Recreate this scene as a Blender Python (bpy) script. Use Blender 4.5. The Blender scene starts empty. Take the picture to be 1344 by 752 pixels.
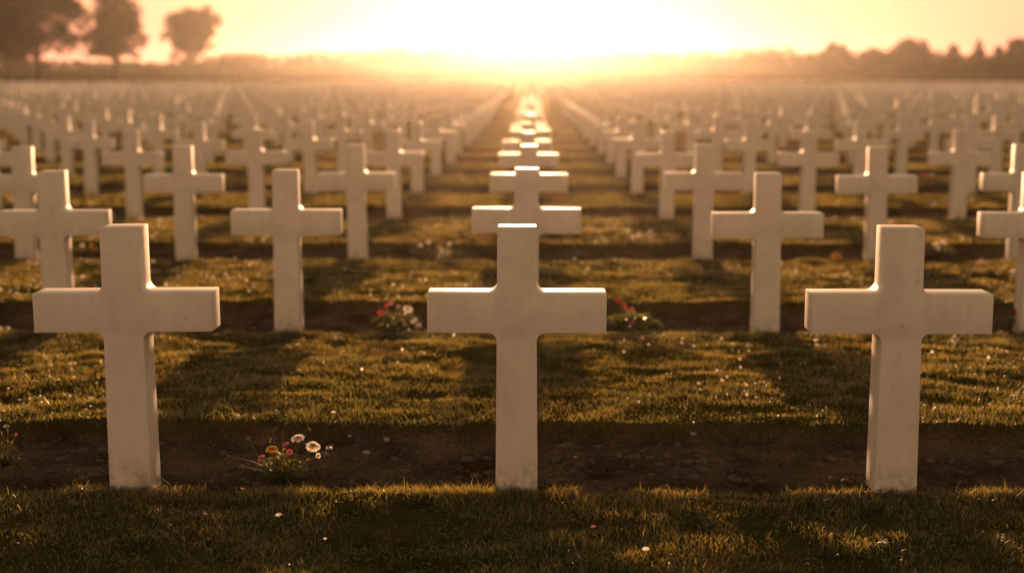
import bpy, bmesh, math, random
import numpy as np
from mathutils import Vector, Matrix, Euler

R = math.radians
random.seed(7)
rng = np.random.default_rng(11)
scn = bpy.context.scene
COL = scn.collection

# ------------------------------------------------------------------ look
SUN_ELEV = 4.1
SUN_STRENGTH = 5.0
SUN_COLOR = (1.0, 0.53, 0.25)
SKY_STRENGTH = 0.074
EXPOSURE = 1.32
HAZE_DENSITY = 0.00014
HAZE_G = 0.875

# ------------------------------------------------------------------ camera
CAM_H = 1.5
PITCH = 8.05
YAW = 0.77
LENS = 50.0
cd = bpy.data.cameras.new('camera')
cam = bpy.data.objects.new('camera', cd)
COL.objects.link(cam)
cam.location = (0, 0, CAM_H)
cam.rotation_euler = (R(90 - PITCH), 0, R(YAW))
cd.lens = LENS
cd.sensor_width = 36
cd.clip_end = 6000
cd.dof.use_dof = True
cd.dof.focus_distance = 5.2
cd.dof.aperture_fstop = 1.6
scn.camera = cam
CAM_M = cam.rotation_euler.to_matrix()


def ray(px, py):
    """direction through a pixel of the 1344 x 752 photograph"""
    f = LENS / 36 * 1344
    return (CAM_M @ Vector(((px - 672) / f, -(py - 376) / f, -1))).normalized()


def on_z(px, py, z=0.0):
    d = ray(px, py)
    t = (z - CAM_H) / d.z
    return Vector((d.x * t, d.y * t, z))


def at_y(px, py, y):
    d = ray(px, py)
    t = y / d.y
    return Vector((d.x * t, y, CAM_H + d.z * t))


# ------------------------------------------------------------------ helpers
def link(o):
    COL.objects.link(o)
    return o


def tag(o, label=None, cat=None, group=None, kind=None):
    if label: o['label'] = label
    if cat: o['category'] = cat
    if group: o['group'] = group
    if kind: o['kind'] = kind
    return o


def empty(name, loc, rz=0.0):
    o = bpy.data.objects.new(name, None)
    o.empty_display_size = 0.1
    o.location = loc
    o.rotation_euler = (0, 0, rz)
    return link(o)


def mesh_np(name, verts, loops, sizes, mats, mat_idx=None, smooth=False, attrs=None):
    """fast mesh from numpy arrays; sizes = loop count of each face"""
    me = bpy.data.meshes.new(name)
    verts = np.asarray(verts, dtype=np.float32)
    loops = np.asarray(loops, dtype=np.int32)
    sizes = np.asarray(sizes, dtype=np.int32)
    me.vertices.add(len(verts))
    me.vertices.foreach_set('co', verts.ravel())
    me.loops.add(len(loops))
    me.loops.foreach_set('vertex_index', loops)
    me.polygons.add(len(sizes))
    starts = np.concatenate(([0], np.cumsum(sizes)[:-1])).astype(np.int32)
    me.polygons.foreach_set('loop_start', starts)
    for m in (mats if isinstance(mats, (list, tuple)) else [mats]):
        me.materials.append(m)
    if mat_idx is not None:
        me.polygons.foreach_set('material_index', np.asarray(mat_idx, dtype=np.int32))
    if smooth:
        me.polygons.foreach_set('use_smooth', np.ones(len(sizes), dtype=bool))
    me.update(calc_edges=True)
    me.validate()
    for k, v in (attrs or {}).items():
        a = me.attributes.new(k, 'FLOAT', 'POINT')
        a.data.foreach_set('value', np.asarray(v, dtype=np.float32))
    return me


def obj_np(name, parent=None, **kw):
    o = bpy.data.objects.new(name, mesh_np(name, **kw))
    link(o)
    o.parent = parent
    return o


def obj_bm(name, bm, mat, parent=None, smooth=False):
    me = bpy.data.meshes.new(name)
    bm.to_mesh(me)
    bm.free()
    me.materials.append(mat)
    if smooth:
        for p in me.polygons: p.use_smooth = True
    o = bpy.data.objects.new(name, me)
    link(o)
    o.parent = parent
    return o


def hash2(ix, iy, seed):
    h = (ix.astype(np.int64) * 374761393 + iy.astype(np.int64) * 668265263 + seed * 974634777) & 0x7fffffff
    h = ((h ^ (h >> 13)) * 1274126177) & 0x7fffffff
    h = h ^ (h >> 16)
    return (h & 0xffff) / 65535.0


def vnoise(x, y, seed=0):
    x = np.asarray(x, dtype=np.float64); y = np.asarray(y, dtype=np.float64)
    ix = np.floor(x); iy = np.floor(y)
    fx = x - ix; fy = y - iy
    fx = fx * fx * (3 - 2 * fx); fy = fy * fy * (3 - 2 * fy)
    a = hash2(ix, iy, seed); b = hash2(ix + 1, iy, seed)
    c = hash2(ix, iy + 1, seed); d = hash2(ix + 1, iy + 1, seed)
    return (a + (b - a) * fx) * (1 - fy) + (c + (d - c) * fx) * fy


def fbm(x, y, seed=0, octv=3):
    s = 0; a = 0.5
    for i in range(octv):
        s = s + a * (vnoise(x, y, seed + i * 17) - 0.5)
        x = np.asarray(x) * 2.03; y = np.asarray(y) * 2.03; a *= 0.55
    return s


# ------------------------------------------------------------------ materials
def new_mat(name):
    m = bpy.data.materials.new(name)
    m.use_nodes = True
    nt = m.node_tree
    for n in list(nt.nodes): nt.nodes.remove(n)
    out = nt.nodes.new('ShaderNodeOutputMaterial')
    return m, nt, out


def N(nt, t, **kw):
    n = nt.nodes.new(t)
    for k, v in kw.items():
        if k in n.inputs.keys():
            n.inputs[k].default_value = v
        else:
            setattr(n, k, v)
    return n


def L(nt, a, b): nt.links.new(a, b)


def ramp(nt, fac, stops):
    r = nt.nodes.new('ShaderNodeValToRGB')
    e = r.color_ramp.elements
    while len(e) < len(stops): e.new(0.5)
    for i, (p, c) in enumerate(stops):
        e[i].position = p
        e[i].color = (*c, 1) if len(c) == 3 else c
    L(nt, fac, r.inputs[0])
    return r


def mat_marble():
    m, nt, out = new_mat('white_marble')
    tc = N(nt, 'ShaderNodeTexCoord'); oi = N(nt, 'ShaderNodeObjectInfo')
    add = N(nt, 'ShaderNodeVectorMath', operation='ADD')
    mul = N(nt, 'ShaderNodeVectorMath', operation='SCALE'); mul.inputs['Scale'].default_value = 37.0
    cmb = N(nt, 'ShaderNodeCombineXYZ')
    for i in range(3): L(nt, oi.outputs['Random'], cmb.inputs[i])
    L(nt, cmb.outputs[0], mul.inputs[0])
    L(nt, tc.outputs['Object'], add.inputs[0]); L(nt, mul.outputs[0], add.inputs[1])
    n1 = N(nt, 'ShaderNodeTexNoise', Scale=5.0, Detail=6.0, Roughness=0.6, Distortion=0.6)
    L(nt, add.outputs[0], n1.inputs['Vector'])
    base = ramp(nt, n1.outputs['Fac'], [(0.3, (0.70, 0.685, 0.66)), (0.52, (0.79, 0.78, 0.765)), (0.75, (0.83, 0.82, 0.81))])
    mp = N(nt, 'ShaderNodeMapping'); mp.inputs['Scale'].default_value = (1.0, 1.0, 0.10)
    L(nt, add.outputs[0], mp.inputs[0])
    ns = N(nt, 'ShaderNodeTexNoise', Scale=22.0, Detail=4.0, Roughness=0.6); L(nt, mp.outputs[0], ns.inputs['Vector'])
    st = ramp(nt, ns.outputs['Fac'], [(0.42, (1, 1, 1)), (0.72, (0.93, 0.915, 0.89))])
    nv = N(nt, 'ShaderNodeTexNoise', Scale=3.0, Detail=8.0, Roughness=0.6, Distortion=1.6); L(nt, add.outputs[0], nv.inputs['Vector'])
    vn = ramp(nt, nv.outputs['Fac'], [(0.470, (1, 1, 1)), (0.497, (0.95, 0.95, 0.955)), (0.525, (1, 1, 1))])
    m1 = N(nt, 'ShaderNodeMixRGB', blend_type='MULTIPLY'); m1.inputs[0].default_value = 1
    L(nt, base.outputs[0], m1.inputs[1]); L(nt, st.outputs[0], m1.inputs[2])
    m2 = N(nt, 'ShaderNodeMixRGB', blend_type='MULTIPLY'); m2.inputs[0].default_value = 1
    L(nt, m1.outputs[0], m2.inputs[1]); L(nt, vn.outputs[0], m2.inputs[2]); base = m2
    # sparse dark specks and small scuffs
    n2 = N(nt, 'ShaderNodeTexNoise', Scale=26.0, Detail=3.0, Roughness=0.55)
    L(nt, add.outputs[0], n2.inputs['Vector'])
    sp = ramp(nt, n2.outputs['Fac'], [(0.735, (0, 0, 0)), (0.78, (0.75, 0.75, 0.75))])
    mx = N(nt, 'ShaderNodeMixRGB'); mx.inputs[2].default_value = (0.16, 0.13, 0.10, 1)
    L(nt, sp.outputs[0], mx.inputs[0]); L(nt, base.outputs[0], mx.inputs[1])
    # splashed soil on the lowest few centimetres
    sep = N(nt, 'ShaderNodeSeparateXYZ'); L(nt, tc.outputs['Object'], sep.inputs[0])
    mr = N(nt, 'ShaderNodeMapRange'); mr.inputs[1].default_value = 0.13; mr.inputs[2].default_value = 0.01
    mr.inputs[3].default_value = 0.0; mr.inputs[4].default_value = 1.0
    L(nt, sep.outputs['Z'], mr.inputs[0])
    n3 = N(nt, 'ShaderNodeTexNoise', Scale=34.0, Detail=4.0)
    L(nt, add.outputs[0], n3.inputs['Vector'])
    mm = N(nt, 'ShaderNodeMath', operation='MULTIPLY'); L(nt, mr.outputs[0], mm.inputs[0])
    r3 = ramp(nt, n3.outputs['Fac'], [(0.42, (0, 0, 0)), (0.68, (0.8, 0.8, 0.8))]); L(nt, r3.outputs[0], mm.inputs[1])
    mx2 = N(nt, 'ShaderNodeMixRGB'); mx2.inputs[2].default_value = (0.24, 0.19, 0.13, 1)
    L(nt, mm.outputs[0], mx2.inputs[0]); L(nt, mx.outputs[0], mx2.inputs[1])
    b = N(nt, 'ShaderNodeBsdfPrincipled', Roughness=0.52)
    b.inputs['Specular IOR Level'].default_value = 0.4
    L(nt, mx2.outputs[0], b.inputs['Base Color'])
    b.inputs['Subsurface Weight'].default_value = 0.0
    bp = N(nt, 'ShaderNodeBump', Strength=0.05, Distance=0.01)
    n4 = N(nt, 'ShaderNodeTexNoise', Scale=60.0, Detail=5.0); L(nt, add.outputs[0], n4.inputs['Vector'])
    L(nt, n4.outputs['Fac'], bp.inputs['Height']); L(nt, bp.outputs[0], b.inputs['Normal'])
    L(nt, b.outputs[0], out.inputs[0])
    return m


def mat_ground():
    m, nt, out = new_mat('turf_and_soil')
    tc = N(nt, 'ShaderNodeTexCoord')
    at = N(nt, 'ShaderNodeAttribute', attribute_name='soil')
    n1 = N(nt, 'ShaderNodeTexNoise', Scale=9.0, Detail=8.0, Roughness=0.65); L(nt, tc.outputs['Object'], n1.inputs['Vector'])
    n2 = N(nt, 'ShaderNodeTexNoise', Scale=1.3, Detail=4.0); L(nt, tc.outputs['Object'], n2.inputs['Vector'])
    n5 = N(nt, 'ShaderNodeTexNoise', Scale=70.0, Detail=6.0, Roughness=0.7); L(nt, tc.outputs['Object'], n5.inputs['Vector'])
    turf = ramp(nt, n1.outputs['Fac'], [(0.3, (0.028, 0.024, 0.010)), (0.5, (0.050, 0.050, 0.016)), (0.7, (0.085, 0.066, 0.028))])
    tint = ramp(nt, n2.outputs['Fac'], [(0.35, (0.75, 0.85, 0.7)), (0.65, (1.2, 1.05, 0.95))])
    mt = N(nt, 'ShaderNodeMixRGB', blend_type='MULTIPLY'); mt.inputs[0].default_value = 1
    L(nt, turf.outputs[0], mt.inputs[1]); L(nt, tint.outputs[0], mt.inputs[2])
    soil = ramp(nt, n5.outputs['Fac'], [(0.3, (0.026, 0.020, 0.015)), (0.55, (0.075, 0.057, 0.042)), (0.75, (0.16, 0.125, 0.09))])
    n6 = N(nt, 'ShaderNodeTexNoise', Scale=3.2, Detail=5.0, Roughness=0.6); L(nt, tc.outputs['Object'], n6.inputs['Vector'])
    dry = ramp(nt, n6.outputs['Fac'], [(0.35, (0.55, 0.52, 0.5)), (0.65, (1.7, 1.65, 1.55))])
    ms = N(nt, 'ShaderNodeMixRGB', blend_type='MULTIPLY'); ms.inputs[0].default_value = 1
    L(nt, soil.outputs[0], ms.inputs[1]); L(nt, dry.outputs[0], ms.inputs[2]); soil = ms
    mx = N(nt, 'ShaderNodeMixRGB'); L(nt, at.outputs['Fac'], mx.inputs[0])
    L(nt, mt.outputs[0], mx.inputs[1]); L(nt, soil.outputs[0], mx.inputs[2])
    b = N(nt, 'ShaderNodeBsdfDiffuse', Roughness=0.6)
    L(nt, mx.outputs[0], b.inputs['Color'])
    bp = N(nt, 'ShaderNodeBump', Strength=0.9, Distance=0.012)
    L(nt, n5.outputs['Fac'], bp.inputs['Height']); L(nt, bp.outputs[0], b.inputs['Normal'])
    L(nt, b.outputs[0], out.inputs[0])
    return m


def mat_leafy(name, cols, trans, scale=3.0, gloss=0.06, rough=0.35, attr=None, tfac=0.5):
    m, nt, out = new_mat(name)
    if attr:
        src = N(nt, 'ShaderNodeAttribute', attribute_name=attr).outputs['Fac']
    else:
        tc = N(nt, 'ShaderNodeTexCoord')
        n = N(nt, 'ShaderNodeTexNoise', Scale=scale, Detail=3.0); L(nt, tc.outputs['Object'], n.inputs['Vector'])
        src = n.outputs['Fac']
    k = len(cols)
    lo, hi = (0.0, 1.0) if attr else (0.3, 0.7)
    r = ramp(nt, src, [(lo + (hi - lo) * i / (k - 1), c) for i, c in enumerate(cols)])
    rt = ramp(nt, src, [(lo + (hi - lo) * i / (k - 1), c) for i, c in enumerate(trans)])
    d = N(nt, 'ShaderNodeBsdfDiffuse'); t = N(nt, 'ShaderNodeBsdfTranslucent'); g = N(nt, 'ShaderNodeBsdfGlossy', Roughness=rough)
    g.inputs['Color'].default_value = (1, 1, 1, 1)
    L(nt, r.outputs[0], d.inputs['Color']); L(nt, rt.outputs[0], t.inputs['Color'])
    a = N(nt, 'ShaderNodeMixShader'); a.inputs[0].default_value = tfac
    L(nt, d.outputs[0], a.inputs[1]); L(nt, t.outputs[0], a.inputs[2])
    c = N(nt, 'ShaderNodeMixShader'); c.inputs[0].default_value = gloss
    L(nt, a.outputs[0], c.inputs[1]); L(nt, g.outputs[0], c.inputs[2])
    L(nt, c.outputs[0], out.inputs[0])
    return m


def mat_plain(name, c1, c2, scale=20.0, rough=0.8):
    m, nt, out = new_mat(name)
    tc = N(nt, 'ShaderNodeTexCoord')
    n = N(nt, 'ShaderNodeTexNoise', Scale=scale, Detail=5.0); L(nt, tc.outputs['Object'], n.inputs['Vector'])
    r = ramp(nt, n.outputs['Fac'], [(0.3, c1), (0.7, c2)])
    b = N(nt, 'ShaderNodeBsdfPrincipled', Roughness=rough); L(nt, r.outputs[0], b.inputs['Base Color'])
    bp = N(nt, 'ShaderNodeBump', Strength=0.5, Distance=0.01)
    L(nt, n.outputs['Fac'], bp.inputs['Height']); L(nt, bp.outputs[0], b.inputs['Normal'])
    L(nt, b.outputs[0], out.inputs[0])
    return m


M_MARBLE = mat_marble()
M_GROUND = mat_ground()
M_FARSTONE, _nt, _out = new_mat('matte_marble')
_d = N(_nt, 'ShaderNodeBsdfDiffuse', Roughness=0.3); _d.inputs['Color'].default_value = (0.78, 0.77, 0.75, 1)
L(_nt, _d.outputs[0], _out.inputs[0])
M_GRASS = mat_leafy('grass_blades', [(0.035, 0.045, 0.010), (0.065, 0.070, 0.016), (0.12, 0.085, 0.035)],
                    [(0.10, 0.105, 0.014), (0.27, 0.22, 0.03), (0.42, 0.28, 0.075)], attr='tone', gloss=0.11, rough=0.4, tfac=0.6)
M_LEAF = mat_leafy('tree_leaves', [(0.020, 0.022, 0.008), (0.04, 0.045, 0.014), (0.06, 0.055, 0.02)],
                   [(0.025, 0.024, 0.007), (0.05, 0.048, 0.012), (0.07, 0.06, 0.018)], scale=0.6, gloss=0.02, tfac=0.4)
M_BARK = mat_plain('bark', (0.04, 0.03, 0.02), (0.10, 0.075, 0.05), 6.0, 0.95)
M_STEM = mat_leafy('flower_stems', [(0.04, 0.055, 0.016), (0.075, 0.09, 0.026), (0.11, 0.10, 0.04)],
                   [(0.12, 0.14, 0.02), (0.22, 0.22, 0.04), (0.30, 0.24, 0.07)], scale=18)
M_DRY = mat_leafy('dry_stalk', [(0.10, 0.075, 0.04), (0.20, 0.15, 0.08)], [(0.14, 0.10, 0.04), (0.25, 0.18, 0.08)], scale=20)
M_WHITE = mat_leafy('white_petals', [(0.72, 0.68, 0.62), (0.82, 0.80, 0.76)], [(0.80, 0.76, 0.70), (0.86, 0.83, 0.78)], scale=40, tfac=0.62)
M_YELLOW = mat_leafy('yellow_petals', [(0.60, 0.30, 0.02), (0.75, 0.42, 0.03)], [(0.55, 0.28, 0.02), (0.6, 0.35, 0.03)], scale=40)
M_PINK = mat_leafy('pink_petals', [(0.58, 0.24, 0.32), (0.70, 0.36, 0.44)], [(0.5, 0.12, 0.2), (0.6, 0.2, 0.28)], scale=40)
M_ROSE = mat_leafy('rose_petals', [(0.58, 0.06, 0.12), (0.68, 0.12, 0.18)], [(0.5, 0.06, 0.09), (0.6, 0.1, 0.14)], scale=40)
M_RED = mat_leafy('red_petals', [(0.30, 0.03, 0.035), (0.42, 0.06, 0.06)], [(0.22, 0.02, 0.03), (0.30, 0.05, 0.05)], scale=40)
M_CENTRE = mat_plain('flower_centre', (0.18, 0.10, 0.02), (0.35, 0.2, 0.04), 200)
M_SOIL = mat_plain('soil_clod', (0.042, 0.034, 0.026), (0.12, 0.093, 0.07), 60, 0.95)
M_STONE = mat_plain('pebble_stone', (0.22, 0.19, 0.16), (0.34, 0.30, 0.26), 60, 0.8)
M_DEW, _nt, _out = new_mat('dew_glint')  # translucent white that imitates sun glints in dew, not clear water
_g = N(_nt, 'ShaderNodeBsdfGlossy', Roughness=0.3)
_t = N(_nt, 'ShaderNodeBsdfTranslucent'); _t.inputs['Color'].default_value = (0.92, 0.92, 0.92, 1)
_m = N(_nt, 'ShaderNodeMixShader'); _m.inputs[0].default_value = 0.25
L(_nt, _t.outputs[0], _m.inputs[1]); L(_nt, _g.outputs[0], _m.inputs[2]); L(_nt, _m.outputs[0], _out.inputs[0])

# ------------------------------------------------------------------ rows and terrain
ROW_Y = [5.12, 8.50, 12.0, 15.75]
while ROW_Y[-1] < 150: ROW_Y.append(ROW_Y[-1] + 3.6)
BED = 0.80          # depth of the soil bed behind the front face of each row
STEP = 0.070        # height of the turf edge at the back of the bed


def base_z(y):
    """the field is flat near the camera, then rises gently, then a low bank"""
    y = np.asarray(y, dtype=np.float64)
    a = 0.5 * 0.0072 * ((y - 25) + np.sqrt((y - 25) ** 2 + 400.0)) - 0.5 * 0.0072 * (-25 + math.sqrt(625 + 400))
    a = np.maximum(a, 0)
    b = 0.5 * 0.030 * ((y - 158) + np.sqrt((y - 158) ** 2 + 100.0)) - 0.5 * 0.030 * ((y - 236) + np.sqrt((y - 236) ** 2 + 900.0))
    b0 = 0.5 * 0.030 * (-158 + math.sqrt(158 ** 2 + 100.0)) - 0.5 * 0.030 * (-236 + math.sqrt(236 ** 2 + 900.0))
    return a + (b - b0) - np.where(y > 250, (y - 250) * 0.006, 0)


RY = np.array(ROW_Y)


def profile(x, y):
    """height above base_z and soil mask"""
    x = np.asarray(x, dtype=np.float64); y = np.asarray(y, dtype=np.float64)
    e1 = 0.035 * fbm(x * 2.2, y * 0 + 3.1, 5) + 0.02 * fbm(x * 9, y * 0, 6)
    e2 = 0.10 * fbm(x * 1.4, y * 0 + 8.2, 8) + 0.06 * fbm(x * 8, y * 0, 9)
    i = np.searchsorted(RY, y + 0.03 + e2, side='right') - 1
    inside = i >= 0
    ii = np.clip(i, 0, len(RY) - 1)
    yr = RY[ii]
    nxt = np.where(ii + 1 < len(RY), RY[np.minimum(ii + 1, len(RY) - 1)], yr + 3.6)
    u = y + 0.03 + e2 - yr            # from the front edge of the bed
    ub = u - (BED + 0.03) - e1 - e2   # from its back edge
    bed_n = 0.045 * fbm(x * 1.6, y * 3, 20, 2) + 0.040 * fbm(x * 7, y * 7, 21) + 0.028 * fbm(x * 22, y * 22, 22, 2)
    bed = bed_n - 0.004
    k = np.clip(ub / (nxt - yr - BED), 0, 1)
    lump = (0.060 * fbm(x * 1.7, y * 2.4, 31) + 0.040 * fbm(x * 5.5, y * 6.5, 32, 2))
    turf = STEP * (1 - k) + 0.006 * k + lump * 0.8
    rise = np.clip((ub + 0.035) / 0.045, 0, 1); rise = rise * rise * (3 - 2 * rise)
    fall = np.clip(u / 0.06, 0, 1)
    z = bed * (1 - rise) + turf * rise
    front = 0.0 + lump * 0.35
    z = np.where(rise <= 0, bed * fall + front * (1 - fall), z)
    soil = (1 - rise) * fall
    fore = front - 0.072 * np.clip(5.0 - y, 0, 6) + lump * 0.7  # foreground tilted down towards the camera so the low sun leaves it shaded
    z = np.where(inside, z, fore)
    soil = np.where(inside, soil, 0)
    far = y > RY[-1] + 2.0
    z = np.where(far, 0.05, z); soil = np.where(far, 0, soil)
    return z, soil


def ground_z(x, y):
    z, _ = profile(np.array([float(x)]), np.array([float(y)]))
    return float(z[0] + base_z(np.array([float(y)]))[0])


def build_ground():
    xs = [0.0]
    st = 0.035
    while xs[-1] < 620:
        x = xs[-1]
        st = 0.04 if x < 2.6 else 0.09 if x < 6 else st * 1.09
        xs.append(x + st)
    xs = np.array([-v for v in xs[:0:-1]] + xs)
    ys = list(np.arange(-6, 3.2, 0.4))
    ys += list(np.arange(3.2, 6.4, 0.022)) + list(np.arange(6.4, 13.2, 0.035))
    rel = [-0.10, -0.05, -0.02, 0.01, 0.05, 0.15, 0.3, 0.45, 0.6, 0.72, 0.765, 0.785, 0.80, 0.82, 0.85, 1.0, 1.4, 1.9, 2.4, 2.9, 3.3]
    for r in ROW_Y:
        if r > 13: ys += [r + d for d in rel]
    y = ROW_Y[-1] + 4
    st = 2.0
    while y < 620:
        ys.append(y); st *= 1.07 if y > 260 else 1.0; y += st
    ys = np.array(sorted(set(round(v, 4) for v in ys)))
    X, Y = np.meshgrid(xs, ys)
    z, soil = profile(X.ravel(), Y.ravel())
    Z = z + base_z(Y.ravel())
    nx, ny = len(xs), len(ys)
    v = np.stack([X.ravel(), Y.ravel(), Z], 1)
    i = np.arange(nx - 1)[None, :] + nx * np.arange(ny - 1)[:, None]
    i = i.ravel()
    loops = np.stack([i, i + 1, i + 1 + nx, i + nx], 1).ravel()
    o = obj_np('ground', verts=v, loops=loops, sizes=np.full(len(i), 4), mats=M_GROUND, smooth=True, attrs={'soil': soil})
    tag(o, kind='structure')


build_ground()


SPACING = [1.428, 1.45, 1.475, 1.50]
# where the photograph shows the bar centre of the nearest rows (row, column): (x of the photograph, y of the photograph at the foot)
SHOWN = {(0, -1): (162, 403), (0, 0): (678, 403), (0, 1): (1185, 402),
         (1, -2): (68, 297), (1, -1): (374, 297), (1, 0): (690, 296), (1, 1): (1010, 294), (1, 2): (1364, 297),
         (2, -3): (27, 244), (2, -2): (239, 244), (2, -1): (467, 243), (2, 0): (694, 241), (2, 1): (925, 241), (2, 2): (1154, 242), (2, 3): (1344, 243),
         (3, -3): (172, 214), (3, -2): (335, 214), (3, -1): (516, 215), (3, 0): (693, 213), (3, 1): (876, 214), (3, 2): (1062, 212), (3, 3): (1262, 212)}
FEET = [[at_y(v[0], v[1], ROW_Y[r]).x for k, v in SHOWN.items() if k[0] == r] for r in range(3)]

# ------------------------------------------------------------------ grass
def build_grass():
    X, Y, H, W, T = [], [], [], [], []

    def put(x, y, h, w, t):
        X.append(x); Y.append(y); H.append(h); W.append(w); T.append(t)

    def strip(y0, y1, dens, h0, w0, edge):
        half0 = 0.40 * y1 + 0.7
        n = int((y1 - y0) * 2 * half0 * dens)
        x = rng.uniform(-half0, half0, n); y = rng.uniform(y0, y1, n)
        _, soil = profile(x, y)
        clump = vnoise(x * 9, y * 9, 41) * 0.75 + vnoise(x * 2.3, y * 2.3, 42) * 0.45
        keep = (soil < 0.45) & (np.abs(x) < 0.40 * y + 0.7) & (rng.random(n) < np.clip(clump * 1.9 - 0.35, 0.10, 1))
        x, y, clump = x[keep], y[keep], clump[keep]
        m = len(x)
        h = h0 * (0.25 + 1.15 * clump) * rng.uniform(0.5, 1.35, m)
        long = rng.random(m) < 0.02
        h = np.where(long, h * rng.uniform(1.4, 2.3, m), h)
        t = np.clip(0.45 * vnoise(x * 1.7, y * 1.7, 44) + 0.45 * vnoise(x * 11, y * 11, 45) + 0.5 * (rng.random(m) - 0.42), 0, 1)
        put(x, y, h, w0 * rng.uniform(0.6, 1.4, m), t)
        # ragged fringe on the leading edge (the far side, where the turf meets the next bed)
        if edge > 0:
            n2 = int(2 * half0 * edge)
            x = rng.uniform(-half0, half0, n2)
            y = y1 - np.abs(rng.normal(0, 0.05, n2)) + 0.01
            cl = np.clip((0.65 * vnoise(x * 1.6, y * 0 + y1, 51) + 0.5 * vnoise(x * 7, y * 0 + y1, 52)) * 2.0 - 0.62, 0.05, 1.1)
            keep = rng.random(n2) < cl
            x, y, cl = x[keep], y[keep], cl[keep]
            m = len(x)
            put(x, y, h0 * (0.5 + (1.05 if y1 < 6 else 0.8) * cl) * rng.uniform(0.5, 1.45, m) * np.where(rng.random(m) < 0.05, 1.7, 1.0), w0 * rng.uniform(0.6, 1.2, m),
                np.clip(0.25 + 0.5 * rng.random(m) * vnoise(x * 2, y, 53) * 1.6, 0, 1))

    strip(3.5, ROW_Y[0] - 0.01, 15000, 0.018, 0.0022, 2200)
    strip(ROW_Y[0] + BED - 0.04, ROW_Y[1] - 0.01, 8500, 0.018, 0.0028, 1800)
    strip(ROW_Y[1] + BED - 0.04, ROW_Y[2] - 0.01, 4200, 0.020, 0.0040, 900)
    strip(ROW_Y[2] + BED - 0.04, ROW_Y[3] - 0.01, 2200, 0.026, 0.0045, 500)
    for k in range(3, 9):
        strip(ROW_Y[k] + BED - 0.04, ROW_Y[k + 1] - 0.01, 900 - 60 * k, 0.030, 0.0080, 180)
    for k in range(9, 22):
        strip(ROW_Y[k] + BED - 0.04, ROW_Y[k + 1] - 0.01, 160, 0.036, 0.018, 40)
    for rr, feet in enumerate(FEET):
        for fx in feet:
            m = 150
            xx = fx + rng.normal(0, 0.07, m); yy = ROW_Y[rr] - np.abs(rng.normal(0, 0.03, m)) - 0.006
            put(xx, yy, rng.uniform(0.010, 0.042, m), rng.uniform(0.0014, 0.003, m) * (1 + 0.4 * rr), np.clip(rng.random(m) * 0.7, 0, 1))
    for k in range(22, len(ROW_Y) - 1):
        strip(ROW_Y[k] + BED - 0.04, ROW_Y[k + 1] - 0.01, 24, 0.042, 0.05, 6)
    x = np.concatenate(X); y = np.concatenate(Y); h = np.concatenate(H); w = np.concatenate(W); t = np.concatenate(T)
    n = len(x)
    z, _ = profile(x, y)
    z = z + base_z(y) - 0.004
    a = rng.uniform(0, 2 * math.pi, n)          # facing
    lean = rng.uniform(0.05, 1.3, n) * h
    b = rng.uniform(0, 2 * math.pi, n)
    dx, dy = np.cos(b) * lean, np.sin(b) * lean
    wx, wy = np.cos(a) * w * 0.5, np.sin(a) * w * 0.5
    P = np.zeros((n, 5, 3))
    P[:, 0] = np.stack([x - wx, y - wy, z], 1)
    P[:, 1] = np.stack([x + wx, y + wy, z], 1)
    mx, my, mz = x + dx * 0.38, y + dy * 0.38, z + h * 0.62
    P[:, 2] = np.stack([mx + wx * 0.8, my + wy * 0.8, mz], 1)
    P[:, 3] = np.stack([mx - wx * 0.8, my - wy * 0.8, mz], 1)
    P[:, 4] = np.stack([x + dx, y + dy, z + h], 1)
    base = np.arange(n)[:, None] * 5
    loops = np.concatenate([base + np.array([0, 1, 2, 3]), base + np.array([3, 2, 4])], 1).ravel()
    sizes = np.tile([4, 3], n)
    o = obj_np('grass', verts=P.reshape(-1, 3), loops=loops, sizes=sizes, mats=M_GRASS, attrs={'tone': np.repeat(t, 5)})
    tag(o, 'short dewy turf growing in strips between the soil beds', 'grass', kind='stuff')
    return x, y, z, h


GX, GY, GZ, GH = build_grass()


def build_clover():
    bm = bmesh.new()
    g = random.Random(5)
    for k in range(2600):
        first = k < 900
        y = g.uniform(4.0, 5.05) if first else g.uniform(ROW_Y[0] + BED, ROW_Y[1] - 0.05)
        x = g.uniform(-0.42, 0.42) * y
        if vnoise(np.array([x * 1.9]), np.array([y * 1.9]), 88)[0] < 0.52: continue
        z = ground_z(x, y)
        h = g.uniform(0.006, 0.022)
        n = 3 if g.random() < 0.6 else 4
        a0 = g.uniform(0, 6.28)
        for q in range(n):
            a = a0 + q * 6.283 / n
            leaf(bm, (x, y, z + h), (math.cos(a), math.sin(a), g.uniform(-0.1, 0.7)), g.uniform(0.006, 0.014), g.uniform(0.006, 0.010), 0.4)
    o = obj_bm('clover', bm, M_STEM, None, True)
    tag(o, 'low clover leaves mixed into the turf', 'clover', kind='stuff')


def ico(sub=1):
    bm = bmesh.new(); bmesh.ops.create_icosphere(bm, subdivisions=sub, radius=1)
    v = np.array([p.co[:] for p in bm.verts]); f = np.array([[q.index for q in p.verts] for p in bm.faces]); bm.free()
    return v, f


def scatter(name, pos, rad, mat, sub=1, squash=None, rough=0.0, smooth=True):
    v, f = ico(sub)
    n = len(pos)
    V = np.repeat(v[None], n, 0)
    if rough: V = V * (1 + rng.uniform(-rough, rough, (n, len(v), 1)))
    V = V * rad[:, None, None]
    if squash is not None: V = V * squash[:, None, :]
    V = V + pos[:, None, :]
    F = f[None] + (np.arange(n) * len(v))[:, None, None]
    return obj_np(name, verts=V.reshape(-1, 3), loops=F.ravel(), sizes=np.full(n * len(f), 3), mats=mat, smooth=smooth)


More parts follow.
